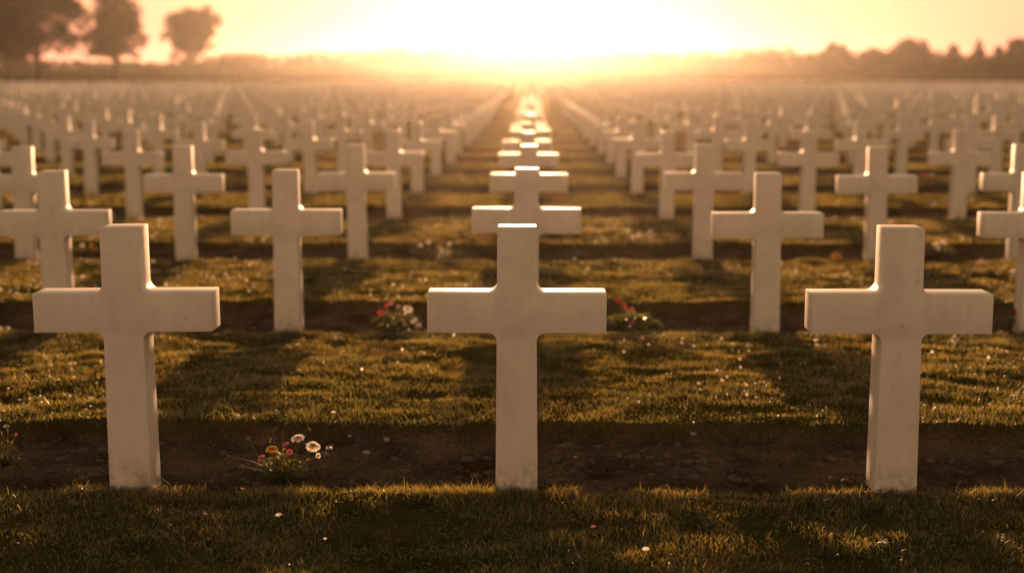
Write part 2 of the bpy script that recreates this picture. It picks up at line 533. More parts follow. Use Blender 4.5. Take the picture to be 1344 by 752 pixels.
def build_dew():
    near = GY < 17
    idx = np.where(near)[0]
    p = np.where(GY[idx] < 5.2, 1.0, np.where(GY[idx] < 8.6, 2.0, 4.0)) * vnoise(GX[idx] * 1.2, GY[idx] * 1.2, 71) ** 2
    idx = rng.choice(idx, 1900, replace=False, p=p / p.sum())
    pos = np.stack([GX[idx], GY[idx], GZ[idx] + GH[idx] * rng.uniform(0.85, 1.05, len(idx))], 1)
    n = len(idx)
    rad = rng.uniform(0.0011, 0.0028, n) * (GY[idx] / 5.5) ** 0.8 * np.where(rng.random(n) < 0.10, 1.8, 1)
    V = []
    for q in range(2):                       # two crossed white flakes stand in for the glint of a drop
        a = rng.uniform(-0.7, 0.7, n) + q * 1.57
        t = np.stack([np.cos(a), np.sin(a), np.zeros(n)], 1) * rad[:, None]
        u = np.stack([rng.normal(0, 0.2, n), rng.normal(0, 0.2, n), np.ones(n)], 1) * rad[:, None]
        for k in range(6):
            b = k * math.pi / 3
            V.append(pos + t * math.cos(b) + u * math.sin(b) * 1.2)
    V = np.stack(V, 1)
    loops = (np.arange(n)[:, None] * 12 + np.arange(12)[None]).ravel()
    o = obj_np('dew', verts=V.reshape(-1, 3), loops=loops, sizes=np.full(n * 2, 6), mats=M_DEW)
    tag(o, 'white flakes standing in for dew glints on the grass tips', 'dew', kind='stuff')


build_dew()


def build_clods():
    P, Rr, S = [], [], []
    for r, n, s in ((0, 4200, 1.15), (1, 2400, 1.3), (2, 1200, 1.6)):
        half = 0.4 * ROW_Y[r] + 0.8
        x = rng.uniform(-half, half, n); y = ROW_Y[r] + rng.uniform(0.05, BED - 0.05, n)
        z, soil = profile(x, y)
        rad = 0.0028 * s * rng.pareto(2.2, n) + 0.0026; rad = np.minimum(rad, 0.022)
        P.append(np.stack([x, y, z + rad * 0.25], 1)); Rr.append(rad)
        S.append(np.stack([rng.uniform(0.8, 1.5, n), rng.uniform(0.7, 1.3, n), rng.uniform(0.5, 0.8, n)], 1))
    o = scatter('soil_crumbs', np.concatenate(P), np.concatenate(Rr), M_SOIL, 1, np.concatenate(S), 0.22, False)
    tag(o, 'loose crumbs of dark soil scattered over the beds', 'soil', kind='stuff')


build_clods()


def build_litter():
    bm = bmesh.new()
    for r, n in ((0, 420), (1, 260), (2, 120)):
        half = 0.4 * ROW_Y[r] + 0.6
        for k in range(n):
            x = random.uniform(-half, half); y = ROW_Y[r] + random.uniform(0.03, BED - 0.03)
            z = ground_z(x, y) + 0.004
            a = random.uniform(0, 6.28); l = random.uniform(0.01, 0.05) * (1 + 0.3 * r)
            p0 = Vector((x, y, z)); p1 = p0 + Vector((math.cos(a) * l, math.sin(a) * l, random.uniform(0, 0.35) * l))
            if random.random() < 0.7: tube_pts(bm, arc(p0, p1, l * 0.12, 3), 0.0009 * (1 + 0.4 * r), 0.0005, 3)
            else: leaf(bm, p0, p1 - p0, l * 0.6, l * 0.25, 0.2)
    o = obj_bm('soil_litter', bm, M_DRY, None, True)
    tag(o, 'bits of straw and withered leaf lying on the soil beds', 'litter', kind='stuff')


# ------------------------------------------------------------------ crosses
CW, CH, BAR, BZ = 0.655, 0.985, 0.146, 0.672      # span, height, thickness of the bar, height of the bar's centre
DEP = 0.146


def cross_outline(fillet_seg=5, rad=0.032):
    pt, pb = 0.071, 0.079            # half width of the post at its top and at the ground
    hb = BAR / 2
    pts = [(-pb, -0.12), (pb, -0.12)]

    def fil(cx, cz, a0, a1):
        for i in range(fillet_seg + 1):
            a = a0 + (a1 - a0) * i / fillet_seg
            pts.append((cx + rad * math.cos(a), cz + rad * math.sin(a)))
    pm = 0.0735
    fil(pm + rad, BZ - hb - rad, math.pi, math.pi / 2)
    pts.extend([(CW / 2, BZ - hb), (CW / 2, BZ + hb)])
    fil(pt + 0.001 + rad, BZ + hb + rad, 1.5 * math.pi, math.pi)
    pts.extend([(pt, CH), (-pt, CH)])
    fil(-pt - 0.001 - rad, BZ + hb + rad, 2 * math.pi, 1.5 * math.pi)
    pts.extend([(-CW / 2, BZ + hb), (-CW / 2, BZ - hb)])
    fil(-pm - rad, BZ - hb - rad, math.pi / 2, 0)
    return pts


def cross_mesh(name, bevel, seg, fillet_seg):
    bm = bmesh.new()
    pts = cross_outline(fillet_seg)
    f = [bm.verts.new((x, 0, z)) for x, z in pts]
    b = [bm.verts.new((x, DEP, z)) for x, z in pts]
    bm.faces.new(f)
    bm.faces.new(b[::-1])
    n = len(pts)
    for i in range(n):
        j = (i + 1) % n
        bm.faces.new((f[j], f[i], b[i], b[j]))
    bmesh.ops.recalc_face_normals(bm, faces=bm.faces)
    if bevel:
        es = [e for e in bm.edges if e.calc_face_angle(0) > R(30)]
        bmesh.ops.bevel(bm, geom=es, offset=bevel, segments=seg, affect='EDGES', profile=0.6)
    me = bpy.data.meshes.new(name)
    bm.to_mesh(me); bm.free()
    me.materials.append(M_MARBLE)
    for p in me.polygons: p.use_smooth = True
    for e in me.edges: pass
    me.set_sharp_from_angle(angle=R(32))
    return me


ME_NEAR = cross_mesh('cross_near', 0.0042, 2, 7)
ME_MID = cross_mesh('cross_mid', 0.005, 1, 4)

ORD = ['front', 'second', 'third', 'fourth', 'fifth', 'sixth', 'seventh', 'eighth', 'ninth', 'tenth', 'eleventh', 'twelfth', 'thirteenth',
       'fourteenth', 'fifteenth', 'sixteenth', 'seventeenth', 'eighteenth', 'nineteenth', 'twentieth', 'twenty-first', 'twenty-second', 'twenty-third', 'twenty-fourth']
COLN = ['', 'first', 'second', 'third', 'fourth', 'fifth', 'sixth', 'seventh', 'eighth', 'ninth', 'tenth', 'eleventh', 'twelfth', 'thirteenth', 'fourteenth', 'fifteenth', 'sixteenth', 'seventeenth', 'eighteenth', 'nineteenth', 'twentieth', 'twenty-first', 'twenty-second', 'twenty-third']
SPECIAL = {(0, -1): 'white marble cross in the front row beside the clump of daisies and pink flowers',
           (0, 0): 'white marble cross standing alone at the middle of the front row',
           (0, 1): 'white marble cross in the front row with dark specks on its arm',
           (1, 2): 'white cross in the second row behind a dark drooping flower',
           (1, 0): 'white cross in the second row directly behind the middle front cross'}
crosses = 0
stuff_rows = []
GROUP = 'white crosses standing in rows'
for ri, ry in enumerate(ROW_Y):
    sp = SPACING[min(ri, 3)]
    lim = 0.365 * (ry + 0.3) + 0.45
    k_max = int(lim / sp) + 1
    cols = range(-k_max, k_max + 1)
    if crosses + sum(1 for c in cols if abs(c * sp - 0.0134 * ry) < lim) > 300 or stuff_rows:
        stuff_rows.append(ri)
        continue
    for c in cols:
        if (ri, c) in SHOWN:
            px, py = SHOWN[(ri, c)]
            x = at_y(px, py, ry).x
        else:
            x = c * sp - 0.03 + random.uniform(-0.025, 0.025)
        if abs(x + 0.0134 * ry) > lim: continue
        o = bpy.data.objects.new('grave_cross', ME_NEAR if ri < 3 else ME_MID)
        zb = float(base_z(ry))
        if ri >= 1: zb += random.uniform(-0.018, 0.012)
        o.location = (x, ry, zb)
        j = 0.3 if ri < 1 else 0.6 if ri < 4 else 1.1
        o.rotation_euler = (R(random.uniform(-j, j)), R(random.uniform(-j, j) * 0.8), R(random.uniform(-j, j) * 1.2))
        if ri == 0: o.rotation_euler = (0, R({-1: -0.45, 0: 0.05, 1: 0.0}.get(c, 0)), R({-1: 0.4, 1: -0.3}.get(c, 0)))
        side = 'left' if c < 0 else 'right'
        if (ri, c) in SPECIAL: lab = SPECIAL[(ri, c)]
        elif c == 0: lab = f'white cross in the {ORD[ri]} row, standing in the middle column towards the sun'
        else: lab = f'white cross in the {ORD[ri]} row, {COLN[abs(c)]} to the {side} of the middle column'
        tag(o, lab, 'grave cross', GROUP)
        link(o)
        crosses += 1
print('CROSSES', crosses, 'rows as mass from', stuff_rows[:1])


def build_far_crosses():
    pts = []
    pm = 0.073; hb = BAR / 2
    pts = [(-0.078, -0.1), (0.078, -0.1), (pm, BZ - hb), (CW / 2, BZ - hb), (CW / 2, BZ + hb), (pm, BZ + hb), (pm, CH), (-pm, CH), (-pm, BZ + hb), (-CW / 2, BZ + hb), (-CW / 2, BZ - hb), (-pm, BZ - hb)]
    n = len(pts)
    v = np.array([(x, 0, z) for x, z in pts] + [(x, DEP, z) for x, z in pts])
    # front / back split into convex pieces: post and two arms
    quads = [[0, 1, 2, 11], [11, 2, 5, 8], [8, 5, 6, 7], [2, 3, 4, 5], [10, 11, 8, 9]]
    fl = [q for q in quads] + [[a + n for a in q[::-1]] for q in quads]
    for i in range(n):
        j = (i + 1) % n
        fl.append([j, i, i + n, j + n])
    F = np.array(fl)
    P = []
    for ri in stuff_rows:
        ry = ROW_Y[ri]
        lim = 0.365 * ry + 6
        k = int(lim / 1.5)
        for c in range(-k, k + 1):
            P.append((c * 1.5 - 0.03 + random.uniform(-0.03, 0.03), ry + random.uniform(-0.02, 0.02), float(base_z(ry))))
    P = np.array(P)
    m = len(P)
    V = v[None] + P[:, None, :]
    FF = F[None] + (np.arange(m) * len(v))[:, None, None]
    o = obj_np('distant_crosses', verts=V.reshape(-1, 3), loops=FF.ravel(), sizes=np.full(m * len(F), 4), mats=M_FARSTONE)
    tag(o, 'far rows of white crosses merging into the golden haze', 'crosses', kind='stuff')


build_far_crosses()


# ------------------------------------------------------------------ plants and flowers
def tube_pts(bm, pts, r0, r1, seg=5):
    rings = []
    n = len(pts)
    for i, p in enumerate(pts):
        p = Vector(p)
        d = (Vector(pts[min(i + 1, n - 1)]) - Vector(pts[max(i - 1, 0)])).normalized()
        s = d.orthogonal().normalized(); t = d.cross(s)
        r = r0 + (r1 - r0) * i / max(n - 1, 1)
        rings.append([bm.verts.new(p + (s * math.cos(2 * math.pi * k / seg) + t * math.sin(2 * math.pi * k / seg)) * r) for k in range(seg)])
    for a, b in zip(rings, rings[1:]):
        for k in range(seg):
            bm.faces.new((a[k], a[(k + 1) % seg], b[(k + 1) % seg], b[k]))
    bm.faces.new(rings[-1])
    bm.faces.new(rings[0][::-1])


def arc(p0, p1, sag=0.0, n=5, side=None):
    p0, p1 = Vector(p0), Vector(p1)
    side = side or Vector((random.uniform(-1, 1), random.uniform(-1, 1), 0))
    return [p0.lerp(p1, i / n) + Vector((side.x, side.y, 0.4)) * sag * math.sin(math.pi * i / n) for i in range(n + 1)]


def leaf(bm, p, d, l, w, droop=0.3):
    p = Vector(p); d = Vector(d).normalized()
    s = d.cross(Vector((0, 0, 1)))
    s = s.normalized() if s.length > 1e-3 else Vector((1, 0, 0))
    prev = None
    for i in range(5):
        u = i / 4
        c = p + d * l * u - Vector((0, 0, 1)) * droop * l * u * u
        ww = w * math.sin(math.pi * min(0.12 + 0.88 * u, 0.97)) * 0.5
        cur = (bm.verts.new(c - s * ww), bm.verts.new(c + Vector((0, 0, -ww * 0.4))), bm.verts.new(c + s * ww))
        if prev:
            bm.faces.new((prev[0], prev[1], cur[1], cur[0]))
            bm.faces.new((prev[1], prev[2], cur[2], cur[1]))
        prev = cur


def head_petals(rad, n, layers, cup, width):
    bm = bmesh.new()
    for ly in range(layers):
        rr = rad * (1 - 0.22 * ly)
        for k in range(n):
            a = 2 * math.pi * (k + 0.5 * ly) / n + random.uniform(-0.1, 0.1)
            c = cup + 0.35 * ly + random.uniform(-0.12, 0.12)
            d = Vector((math.cos(a) * math.cos(c), math.sin(a) * math.cos(c), math.sin(c)))
            s = Vector((-math.sin(a), math.cos(a), 0))
            prev = None
            for i in range(5):
                u = i / 4
                q = d * rr * (0.12 + 0.88 * u) - Vector((0, 0, 1)) * rr * 0.18 * u * u
                w = width * rr * (0.35 + 0.65 * math.sin(math.pi * min(0.15 + 0.75 * u, 1))) * 0.5 * (0.75 if i == 4 else 1)
                cur = (bm.verts.new(q - s * w), bm.verts.new(q - Vector((0, 0, w * 0.25))), bm.verts.new(q + s * w))
                if prev:
                    bm.faces.new((prev[0], prev[1], cur[1], cur[0])); bm.faces.new((prev[1], prev[2], cur[2], cur[1]))
                prev = cur
    return bm


def flower(parent, name, loc, normal, rad, mat, n=16, layers=2, cup=0.15, width=0.42, centre=0.24):
    q = Vector(normal).normalized().to_track_quat('Z', 'Y')
    o = obj_bm(name, head_petals(rad, n, layers, cup, width), mat, parent, True)
    o.location = loc; o.rotation_euler = q.to_euler()
    if centre:
        bm = bmesh.new(); bmesh.ops.create_icosphere(bm, subdivisions=2, radius=rad * centre)
        for v in bm.verts: v.co.z = v.co.z * 0.55 + rad * 0.10
        obj_bm('flower_centre', bm, M_CENTRE, o, True)
    return o


def umbel(parent, name, loc, rad, mat, n=22):
    """a head of many small blossoms"""
    bm = bmesh.new()
    for i in range(n):
        a = random.uniform(0, 6.28); u = random.random() ** 0.5
        p = Vector((math.cos(a) * u * rad, math.sin(a) * u * rad, rad * 0.55 * (1 - u * u) + random.uniform(-0.1, 0.1) * rad))
        for k in range(4):
            b = a + k * 1.57
            leaf(bm, p, (math.cos(b), math.sin(b), 0.35), rad * 0.32, rad * 0.2, 0.2)
    o = obj_bm(name, bm, mat, parent, True)
    o.location = loc
    return o


def plant_base(name, px, py, rz=0.0, z=0.0):
    p = on_z(px, py, z)
    p.z = ground_z(p.x, p.y) - 0.004
    return empty(name, p, rz)


def local(root, px, py, dy=0.0):
    """a point over the plant's foot, seen at this pixel"""
    return at_y(px, py, root.location.y + dy) - root.location


build_litter()
build_clover()


def make_bouquet():
    r = plant_base('flower_clump', 368, 628)
    tag(r, 'clump of white daisies, yellow and pink flowers on the soil beside the front cross', 'flowers')
    bm = bmesh.new()
    heads = [('white_daisy', 391, 576, 0.02, 0.028, M_WHITE, (-0.1, -0.35, 1), 22, 2, 0.3),
             ('white_daisy', 411, 585, -0.02, 0.029, M_WHITE, (0.15, -0.45, 0.9), 20, 2, 0.05),
             ('white_daisy', 417, 598, 0.0, 0.013, M_WHITE, (0.5, -0.6, 0.3), 9, 2, 0.5),
             ('white_daisy', 432, 586, 0.03, 0.015, M_WHITE, (0.1, -0.1, 1), 11, 1, -0.1),
             ('yellow_flower', 357, 589, 0.0, 0.025, M_YELLOW, (0, -0.25, 1), 18, 4, 0.1),
             ('pink_flower', 343, 601, -0.01, 0.017, M_PINK, (-0.5, -0.3, 0.7), 12, 3, 0.3),
             ('pink_flower', 375, 583, 0.03, 0.014, M_PINK, (-0.2, -0.3, 0.9), 12, 3, 0.3),
             ('rose_flower', 380, 593, -0.02, 0.013, M_ROSE, (0.1, -0.6, 0.7), 9, 3, 0.35)]
    for k in range(9):
        heads.append((('white_bud', 'pink_bud', 'yellow_bud')[k % 3], random.uniform(345, 425), random.uniform(588, 611), random.uniform(-0.04, 0.03), random.uniform(0.006, 0.010),
                      (M_WHITE, M_PINK, M_YELLOW)[k % 3], (random.uniform(-.5, .5), -0.4, 0.8), 8, 2, 0.5))
    for nm, px, py, dy, rad, mt, nrm, n, ly, cup in heads:
        p = local(r, px, py, dy)
        flower(r, nm, p, nrm, rad, mt, n, ly, cup, 0.40 if rad > 0.02 else 0.55, 0.26 if 'daisy' in nm else 0.18)
        foot = Vector((random.uniform(-0.03, 0.03), random.uniform(-0.02, 0.02), 0))
        tube_pts(bm, arc(foot, p - Vector(nrm).normalized() * rad * 0.15, 0.012), 0.0022, 0.0014)
    sprigs = [(326, 572, 0.03), (357, 563, 0.05), (373, 552, 0.06), (405, 558, 0.05), (318, 611, -0.02), (299, 598, 0.0), (430, 592, 0.0), (353, 575, 0.03), (427, 610, -0.03)]
    for px, py, dy in sprigs:
        p = local(r, px, py, dy)
        foot = Vector((random.uniform(-0.03, 0.03), random.uniform(-0.02, 0.02), 0.01))
        tube_pts(bm, arc(foot, p, 0.018, 6), 0.0016, 0.0008, 4)
        for k in range(5):
            q = p + Vector((random.uniform(-0.008, 0.008), random.uniform(-0.006, 0.006), random.uniform(-0.02, 0.004)))
            leaf(bm, q, (random.uniform(-1, 1), random.uniform(-1, 1), random.uniform(-0.2, 1)), 0.008, 0.005, 0.2)
    for k in range(620):
        a = random.uniform(0, 6.28); u = random.random()
        h = random.uniform(0.01, 0.125)
        q = Vector((math.cos(a) * 0.085 * u + 0.01, math.sin(a) * 0.05 * u, h * (1 - 0.5 * u)))
        leaf(bm, q, (math.cos(a) + random.uniform(-.6, .6), math.sin(a) + random.uniform(-.6, .6), random.uniform(0.1, 1.2)), random.uniform(0.02, 0.05), random.uniform(0.003, 0.009), 0.4)
    obj_bm('foliage', bm, M_STEM, r, True)
    umbel(r, 'seed_head', local(r, 317, 612, -0.02), 0.012, M_DRY, 20)


make_bouquet()


def small_plant(name, px, py, w, h, heads, label, cat='flowers', nleaf=60, leafw=0.012, stalks=8):
    r = plant_base(name, px, py)
    tag(r, label, cat)
    bm = bmesh.new()
    for k in range(stalks):
        p = Vector((random.uniform(-w, w), random.uniform(-w, w) * 0.5, h * random.uniform(0.6, 1.05)))
        tube_pts(bm, arc((p.x * 0.2, p.y * 0.2, 0), p, 0.01), 0.0022, 0.001, 4)
        for q in range(4):
            leaf(bm, p * random.uniform(0.5, 1), (random.uniform(-1, 1), random.uniform(-1, 1), random.uniform(0, 1)), h * 0.12, h * 0.05, 0.3)
    for k in range(nleaf):
        a = random.uniform(0, 6.28); u = random.random() ** 0.7
        q = Vector((math.cos(a) * w * u, math.sin(a) * w * 0.6 * u, random.uniform(0, 0.75) * h * (1 - 0.4 * u)))
        leaf(bm, q, (math.cos(a) + random.uniform(-.7, .7), math.sin(a) + random.uniform(-.7, .7), random.uniform(0, 1.1)), random.uniform(0.25, 0.5) * h, leafw * random.uniform(0.7, 1.4), 0.5)
    for nm, hx, hy, rad, mt in heads:
        p = local(r, hx, hy, random.uniform(-0.02, 0.02))
        tube_pts(bm, arc((p.x * 0.3, p.y * 0.3, 0), p - Vector((0, 0, rad * 0.2)), 0.01), 0.002, 0.0013, 4)
        if 'head' in nm: umbel(r, nm, p, rad, mt)
        else: flower(r, nm, p, (random.uniform(-.4, .4), -0.55, 0.8), rad, mt, 12, 2, 0.2, 0.5)
    obj_bm('foliage', bm, M_STEM, r, True)
    return r


small_plant('weed_plant', 8, 614, 0.05, 0.15, [('pale_head', 9, 560, 0.013, M_WHITE), ('pink_flower', 21, 570, 0.008, M_PINK), ('pink_flower', 25, 601, 0.006, M_PINK)],
            'wispy weed with a pale umbel head beside the edge of the front soil bed', 'plant', 40, 0.006, 10)
small_plant('flower_plant', 520, 433, 0.13, 0.17, [('white_flower', 535, 406, 0.030, M_WHITE), ('white_flower', 543, 421, 0.022, M_WHITE), ('white_flower', 549, 428, 0.022, M_WHITE),
            ('red_flower', 500, 410, 0.025, M_ROSE), ('pink_flower', 513, 398, 0.018, M_PINK), ('pink_flower', 523, 402, 0.015, M_PINK), ('pink_flower', 507, 401, 0.015, M_ROSE)],
            'flower plant with white blooms on the second soil bed beside the middle cross arm', 'flowers', 70, 0.018, 14)
small_plant('flower_plant', 828, 432, 0.15, 0.17, [('red_flower', 812, 394, 0.024, M_RED), ('red_flower', 819, 399, 0.019, M_RED), ('pink_flower', 821, 404, 0.014, M_ROSE), ('pink_flower', 829, 405, 0.014, M_ROSE),
            ('pink_flower', 829, 423, 0.018, M_PINK)],
            'leafy green plant with red blossoms on the second soil bed', 'flowers', 130, 0.050, 8)
small_plant('flower_plant', 1335, 437, 0.06, 0.16, [('red_flower', 1333, 410, 0.036, M_RED), ('white_flower', 1338, 424, 0.02, M_WHITE)],
            'dark drooping red flower in front of a second row cross', 'flowers', 40, 0.02, 5)
small_plant('flower_plant', 1232, 338, 0.13, 0.15, [('white_flower', 1228, 320, 0.026, M_WHITE), ('white_flower', 1238, 318, 0.026, M_WHITE), ('white_flower', 1232, 326, 0.022, M_WHITE)],
            'low plant with pale blooms on the third soil bed behind the speckled cross', 'flowers', 60, 0.03, 6)
small_plant('flower_plant', 572, 340, 0.24, 0.15, [('white_flower', 552, 322, 0.019, M_WHITE), ('white_flower', 562, 318, 0.018, M_WHITE), ('white_flower', 590, 320, 0.019, M_WHITE), ('yellow_flower', 579, 326, 0.016, M_YELLOW)],
            'spread of small pale flowers on the third soil bed left of the middle cross', 'flowers', 80, 0.03, 10)
small_plant('flower_plant', 116, 338, 0.14, 0.13, [('white_flower', 108, 322, 0.019, M_WHITE), ('yellow_flower', 120, 322, 0.019, M_YELLOW), ('yellow_flower', 125, 326, 0.016, M_YELLOW)],
            'small yellow and white flowers between two crosses behind the front cross', 'flowers', 50, 0.03, 6)
small_plant('flower_plant', 212, 437, 0.20, 0.07, [('rose_flower', 206, 433, 0.022, M_ROSE), ('rose_flower', 222, 431, 0.022, M_PINK), ('rose_flower', 240, 432, 0.02, M_ROSE), ('rose_flower', 252, 433, 0.02, M_ROSE)],
            'low pink flowers seen under the arm of the front cross', 'flowers', 50, 0.02, 6)
small_plant('flower_plant', 1214, 248, 0.16, 0.2, [('red_flower', 1208, 229, 0.045, M_RED), ('rose_flower', 1217, 232, 0.05, M_ROSE), ('red_flower', 1222, 236, 0.04, M_RED)],
            'reddish flowers between crosses on the fifth soil bed', 'flowers', 60, 0.05, 6)
small_plant('flower_plant', 1097, 345, 0.05, 0.13, [('orange_flower', 1098, 337, 0.045, M_YELLOW)],
            'single orange flower by the foot of a third row cross', 'flowers', 25, 0.02, 3)

# small white daisies in the turf right of the middle cross
for px, py in ((843, 441), (896, 440), (895, 447), (911, 449), (947, 436), (962, 446), (985, 447), (981, 449), (983, 461), (971, 468), (954, 495), (980, 519), (941, 488), (819, 457), (851, 451), (972, 482), (948, 502), (917, 507)):
    p = on_z(px, py, 0.085)
    d = p.y
    zg = ground_z(p.x, p.y)
    e = empty('turf_daisy', (p.x, p.y, zg))
    tag(e, 'tiny white daisy open in the sunlit turf beyond the middle front cross', 'daisy', 'small white daisies in the turf')
    h = random.uniform(0.03, 0.045)
    bm = bmesh.new(); tube_pts(bm, arc((0, 0, 0), (0, 0, h), 0.004), 0.0012, 0.0009, 4)
    obj_bm('stem', bm, M_STEM, e, True)
    flower(e, 'flower_head', (0, 0, h), (random.uniform(-.4, .4), -0.6, 0.8), 0.008, M_WHITE, 10, 1, 0.1, 0.55)


# fallen petals, pebbles and straws
def petal(px, py, z, size, label, mat):
    p = on_z(px, py, z)
    bm = bmesh.new()
    leaf(bm, (-size * 0.5, 0, 0.004), (1, 0.15, 0.12), size, size * 0.75, 0.1)
    o = obj_bm('fallen_petal', bm, mat, None, True)
    o.location = (p.x, p.y, max(z, ground_z(p.x, p.y) + 0.022))
    o.rotation_euler = (R(28), 0, random.uniform(-0.4, 0.4))
    tag(o, label, 'petal')


petal(366, 677, 0.06, 0.024, 'white fallen petal lying on the turf in front of the flower clump', M_WHITE)
petal(438, 542, 0.09, 0.020, 'white fallen petal on the turf edge behind the daisies', M_WHITE)
petal(848, 722, 0.06, 0.024, 'curled white petal lying in the turf nearest the camera', M_WHITE)
petal(779, 692, 0.06, 0.018, 'pinkish fallen petal on the turf between two front crosses', M_PINK)
petal(427, 708, 0.06, 0.012, 'small pale petal on the dark turf below the flower clump', M_WHITE)


def pebble(px, py, s, label):
    p = on_z(px, py, 0)
    bm = bmesh.new(); bmesh.ops.create_icosphere(bm, subdivisions=3, radius=1)
    k = random.uniform(0, 50)
    for v in bm.verts:
        f = 1 + 0.22 * math.sin(v.co.x * 2.3 + k) * math.cos(v.co.y * 2.9 + k) + 0.12 * math.sin(v.co.z * 5 + k * 2 + v.co.x * 4)
        v.co = Vector((v.co.x * s * f, v.co.y * s * 0.8 * f, v.co.z * s * 0.5 * f))
    o = obj_bm('pebble', bm, M_STONE, None, True)
    o.location = (p.x, p.y, ground_z(p.x, p.y) + s * 0.25)
    o.rotation_euler = (0, 0, k)
    tag(o, label, 'pebble')


pebble(459, 580, 0.011, 'small grey pebble at the back of the front soil bed')
pebble(481, 596, 0.015, 'flat pale pebble on the soil to the side of the daisies')
pebble(508, 581, 0.017, 'rounded brownish stone near the back of the front soil bed')
pebble(910, 580, 0.013, 'rounded stone on the soil bed between the middle and speckled crosses')
pebble(755, 603, 0.009, 'little pale pebble on the soil near the middle cross')


def straw(x0, y0, x1, y1, lift, label, r=0.0013):
    a = on_z(x0, y0, 0); b = on_z(x1, y1, 0)
    a.z = ground_z(a.x, a.y) + 0.004; b.z = ground_z(b.x, b.y) + lift
    m = a.copy()
    bm = bmesh.new(); tube_pts(bm, arc(Vector((0, 0, 0)), b - a, 0.010), r, r * 0.6, 5)
    o = obj_bm('dry_stalk', bm, M_DRY, None, True); o.location = m
    tag(o, label, 'stalk')


straw(930, 574, 957, 586, 0.012, 'pale dry stalk lying at the back of the front soil bed', 0.0018)
straw(734, 624, 747, 613, 0.02, 'short straw standing out of the soil beside the middle cross')
straw(1003, 632, 1018, 628, 0.006, 'bleached straw on the soil just above the lit grass fringe', 0.0022)
straw(1078, 626, 1104, 641, 0.012, 'thin bent straw at the grass edge beside the speckled cross')
straw(1008, 587, 1040, 588, 0.006, 'brown dry stalk lying flat on the soil near the speckled cross', 0.0022)


# ------------------------------------------------------------------ trees
def leaf_cloud(lobes, n, size, seed, gap=0.45, gap_scale=1.0, rough=True):
    """leaf sized quads through a union of ellipsoids, thinned by a noise so the light shows through"""
    g = np.random.default_rng(seed)
    more = []
    for l in lobes:
        for q in range(7 if rough else 0):
            d = g.normal(size=3); d /= np.linalg.norm(d)
            f = g.uniform(0.22, 0.42)
            more.append([l[i] + d[i] * l[3 + i] * g.uniform(0.75, 1.05) for i in range(3)] + [l[3 + i] * f for i in range(3)])
    if rough: lobes = [list(l[:3]) + [v * 0.86 for v in l[3:6]] for l in lobes] + more
    lobes = np.array(lobes, dtype=np.float64)
    vol = lobes[:, 3] * lobes[:, 4] * lobes[:, 5]
    out = []
    need = n
    while need > 0:
        k = g.choice(len(lobes), need * 2, p=vol / vol.sum())
        d = g.normal(size=(len(k), 3)); d /= np.linalg.norm(d, axis=1)[:, None]
        rr = g.random(len(k)) ** 0.42
        p = lobes[k, :3] + d * rr[:, None] * lobes[k, 3:6]
        s = gap_scale
        nz = 0.5 * vnoise(p[:, 0] * s + p[:, 1] * 0.7 * s, p[:, 2] * s + p[:, 1] * 0.4 * s, seed) + 0.5 * vnoise(p[:, 0] * 2 * s - p[:, 1] * s, p[:, 2] * 2 * s + 9, seed + 3)
        p = p[nz > gap][:need]
        out.append(p); need -= len(p)
    p = np.concatenate(out)
    m = len(p)
    a = g.normal(size=(m, 3)); a /= np.linalg.norm(a, axis=1)[:, None]
    b = g.normal(size=(m, 3)); b -= a * (a * b).sum(1)[:, None]; b /= np.linalg.norm(b, axis=1)[:, None]
    sz = size * g.uniform(0.6, 1.4, m)[:, None]
    a = a * sz * 0.5; b = b * sz * 0.32
    V = np.stack([p - a, p + b - a * 0.1, p + a, p - b - a * 0.1], 1).reshape(-1, 3)
    return V, np.arange(m * 4), np.full(m, 4)


def tree(name, foot, trunk_r, trunk_h, lobes, n, size, label, seed, gap=0.42, gap_scale=0.8, limbs=6, group=None):
    r = empty(name, foot)
    tag(r, label, 'tree', group)
    bm = bmesh.new()
    tops = sorted(lobes, key=lambda l: -l[3])
    tube_pts(bm, [(0, 0, -0.6), (0.02, 0, 0.4), (0.05, 0.02, trunk_h * 0.6), (0.0, 0, trunk_h), (0.0, 0.0, trunk_h * 1.4)], trunk_r * 1.25, trunk_r * 0.6, 9)
    for l in tops[:limbs]:
        c = Vector(l[:3])
        tube_pts(bm, arc((0, 0, trunk_h * random.uniform(0.75, 1.2)), c, 0.25, 5), trunk_r * 0.45, trunk_r * 0.08, 6)
    obj_bm('trunk', bm, M_BARK, r, True)
    V, lo, si = leaf_cloud(lobes, n, size, seed, gap, gap_scale)
    obj_np('crown', r, verts=V, loops=lo, sizes=si, mats=M_LEAF)
    return r


def px_tree(name, D, fx, fy, tw, crown, lob, n, size, label, seed, gap=0.42, gap_scale=0.8, limbs=6, depth=0.8, group=None):
    """crown: list of (x, y, half width, half height) as seen in the photograph, turned into lobes at distance D"""
    f = at_y(fx, fy, D)
    gz = ground_z(f.x, f.y)
    foot = Vector((f.x, f.y, gz - 0.1))
    m = D / 1867.0
    lobes = []
    for (x, y, hw, hh) in crown:
        c = at_y(x, y, D) - foot
        lobes.append((c.x, random.uniform(-0.4, 0.4) * hw * m, c.z, hw * m, hw * m * depth, hh * m))
    low = min(l[2] - l[5] for l in lobes)
    return tree(name, foot, tw * 0.5 * m, max(low + 0.6, 0.8), lobes, n, size, label, seed, gap, gap_scale, limbs, group)


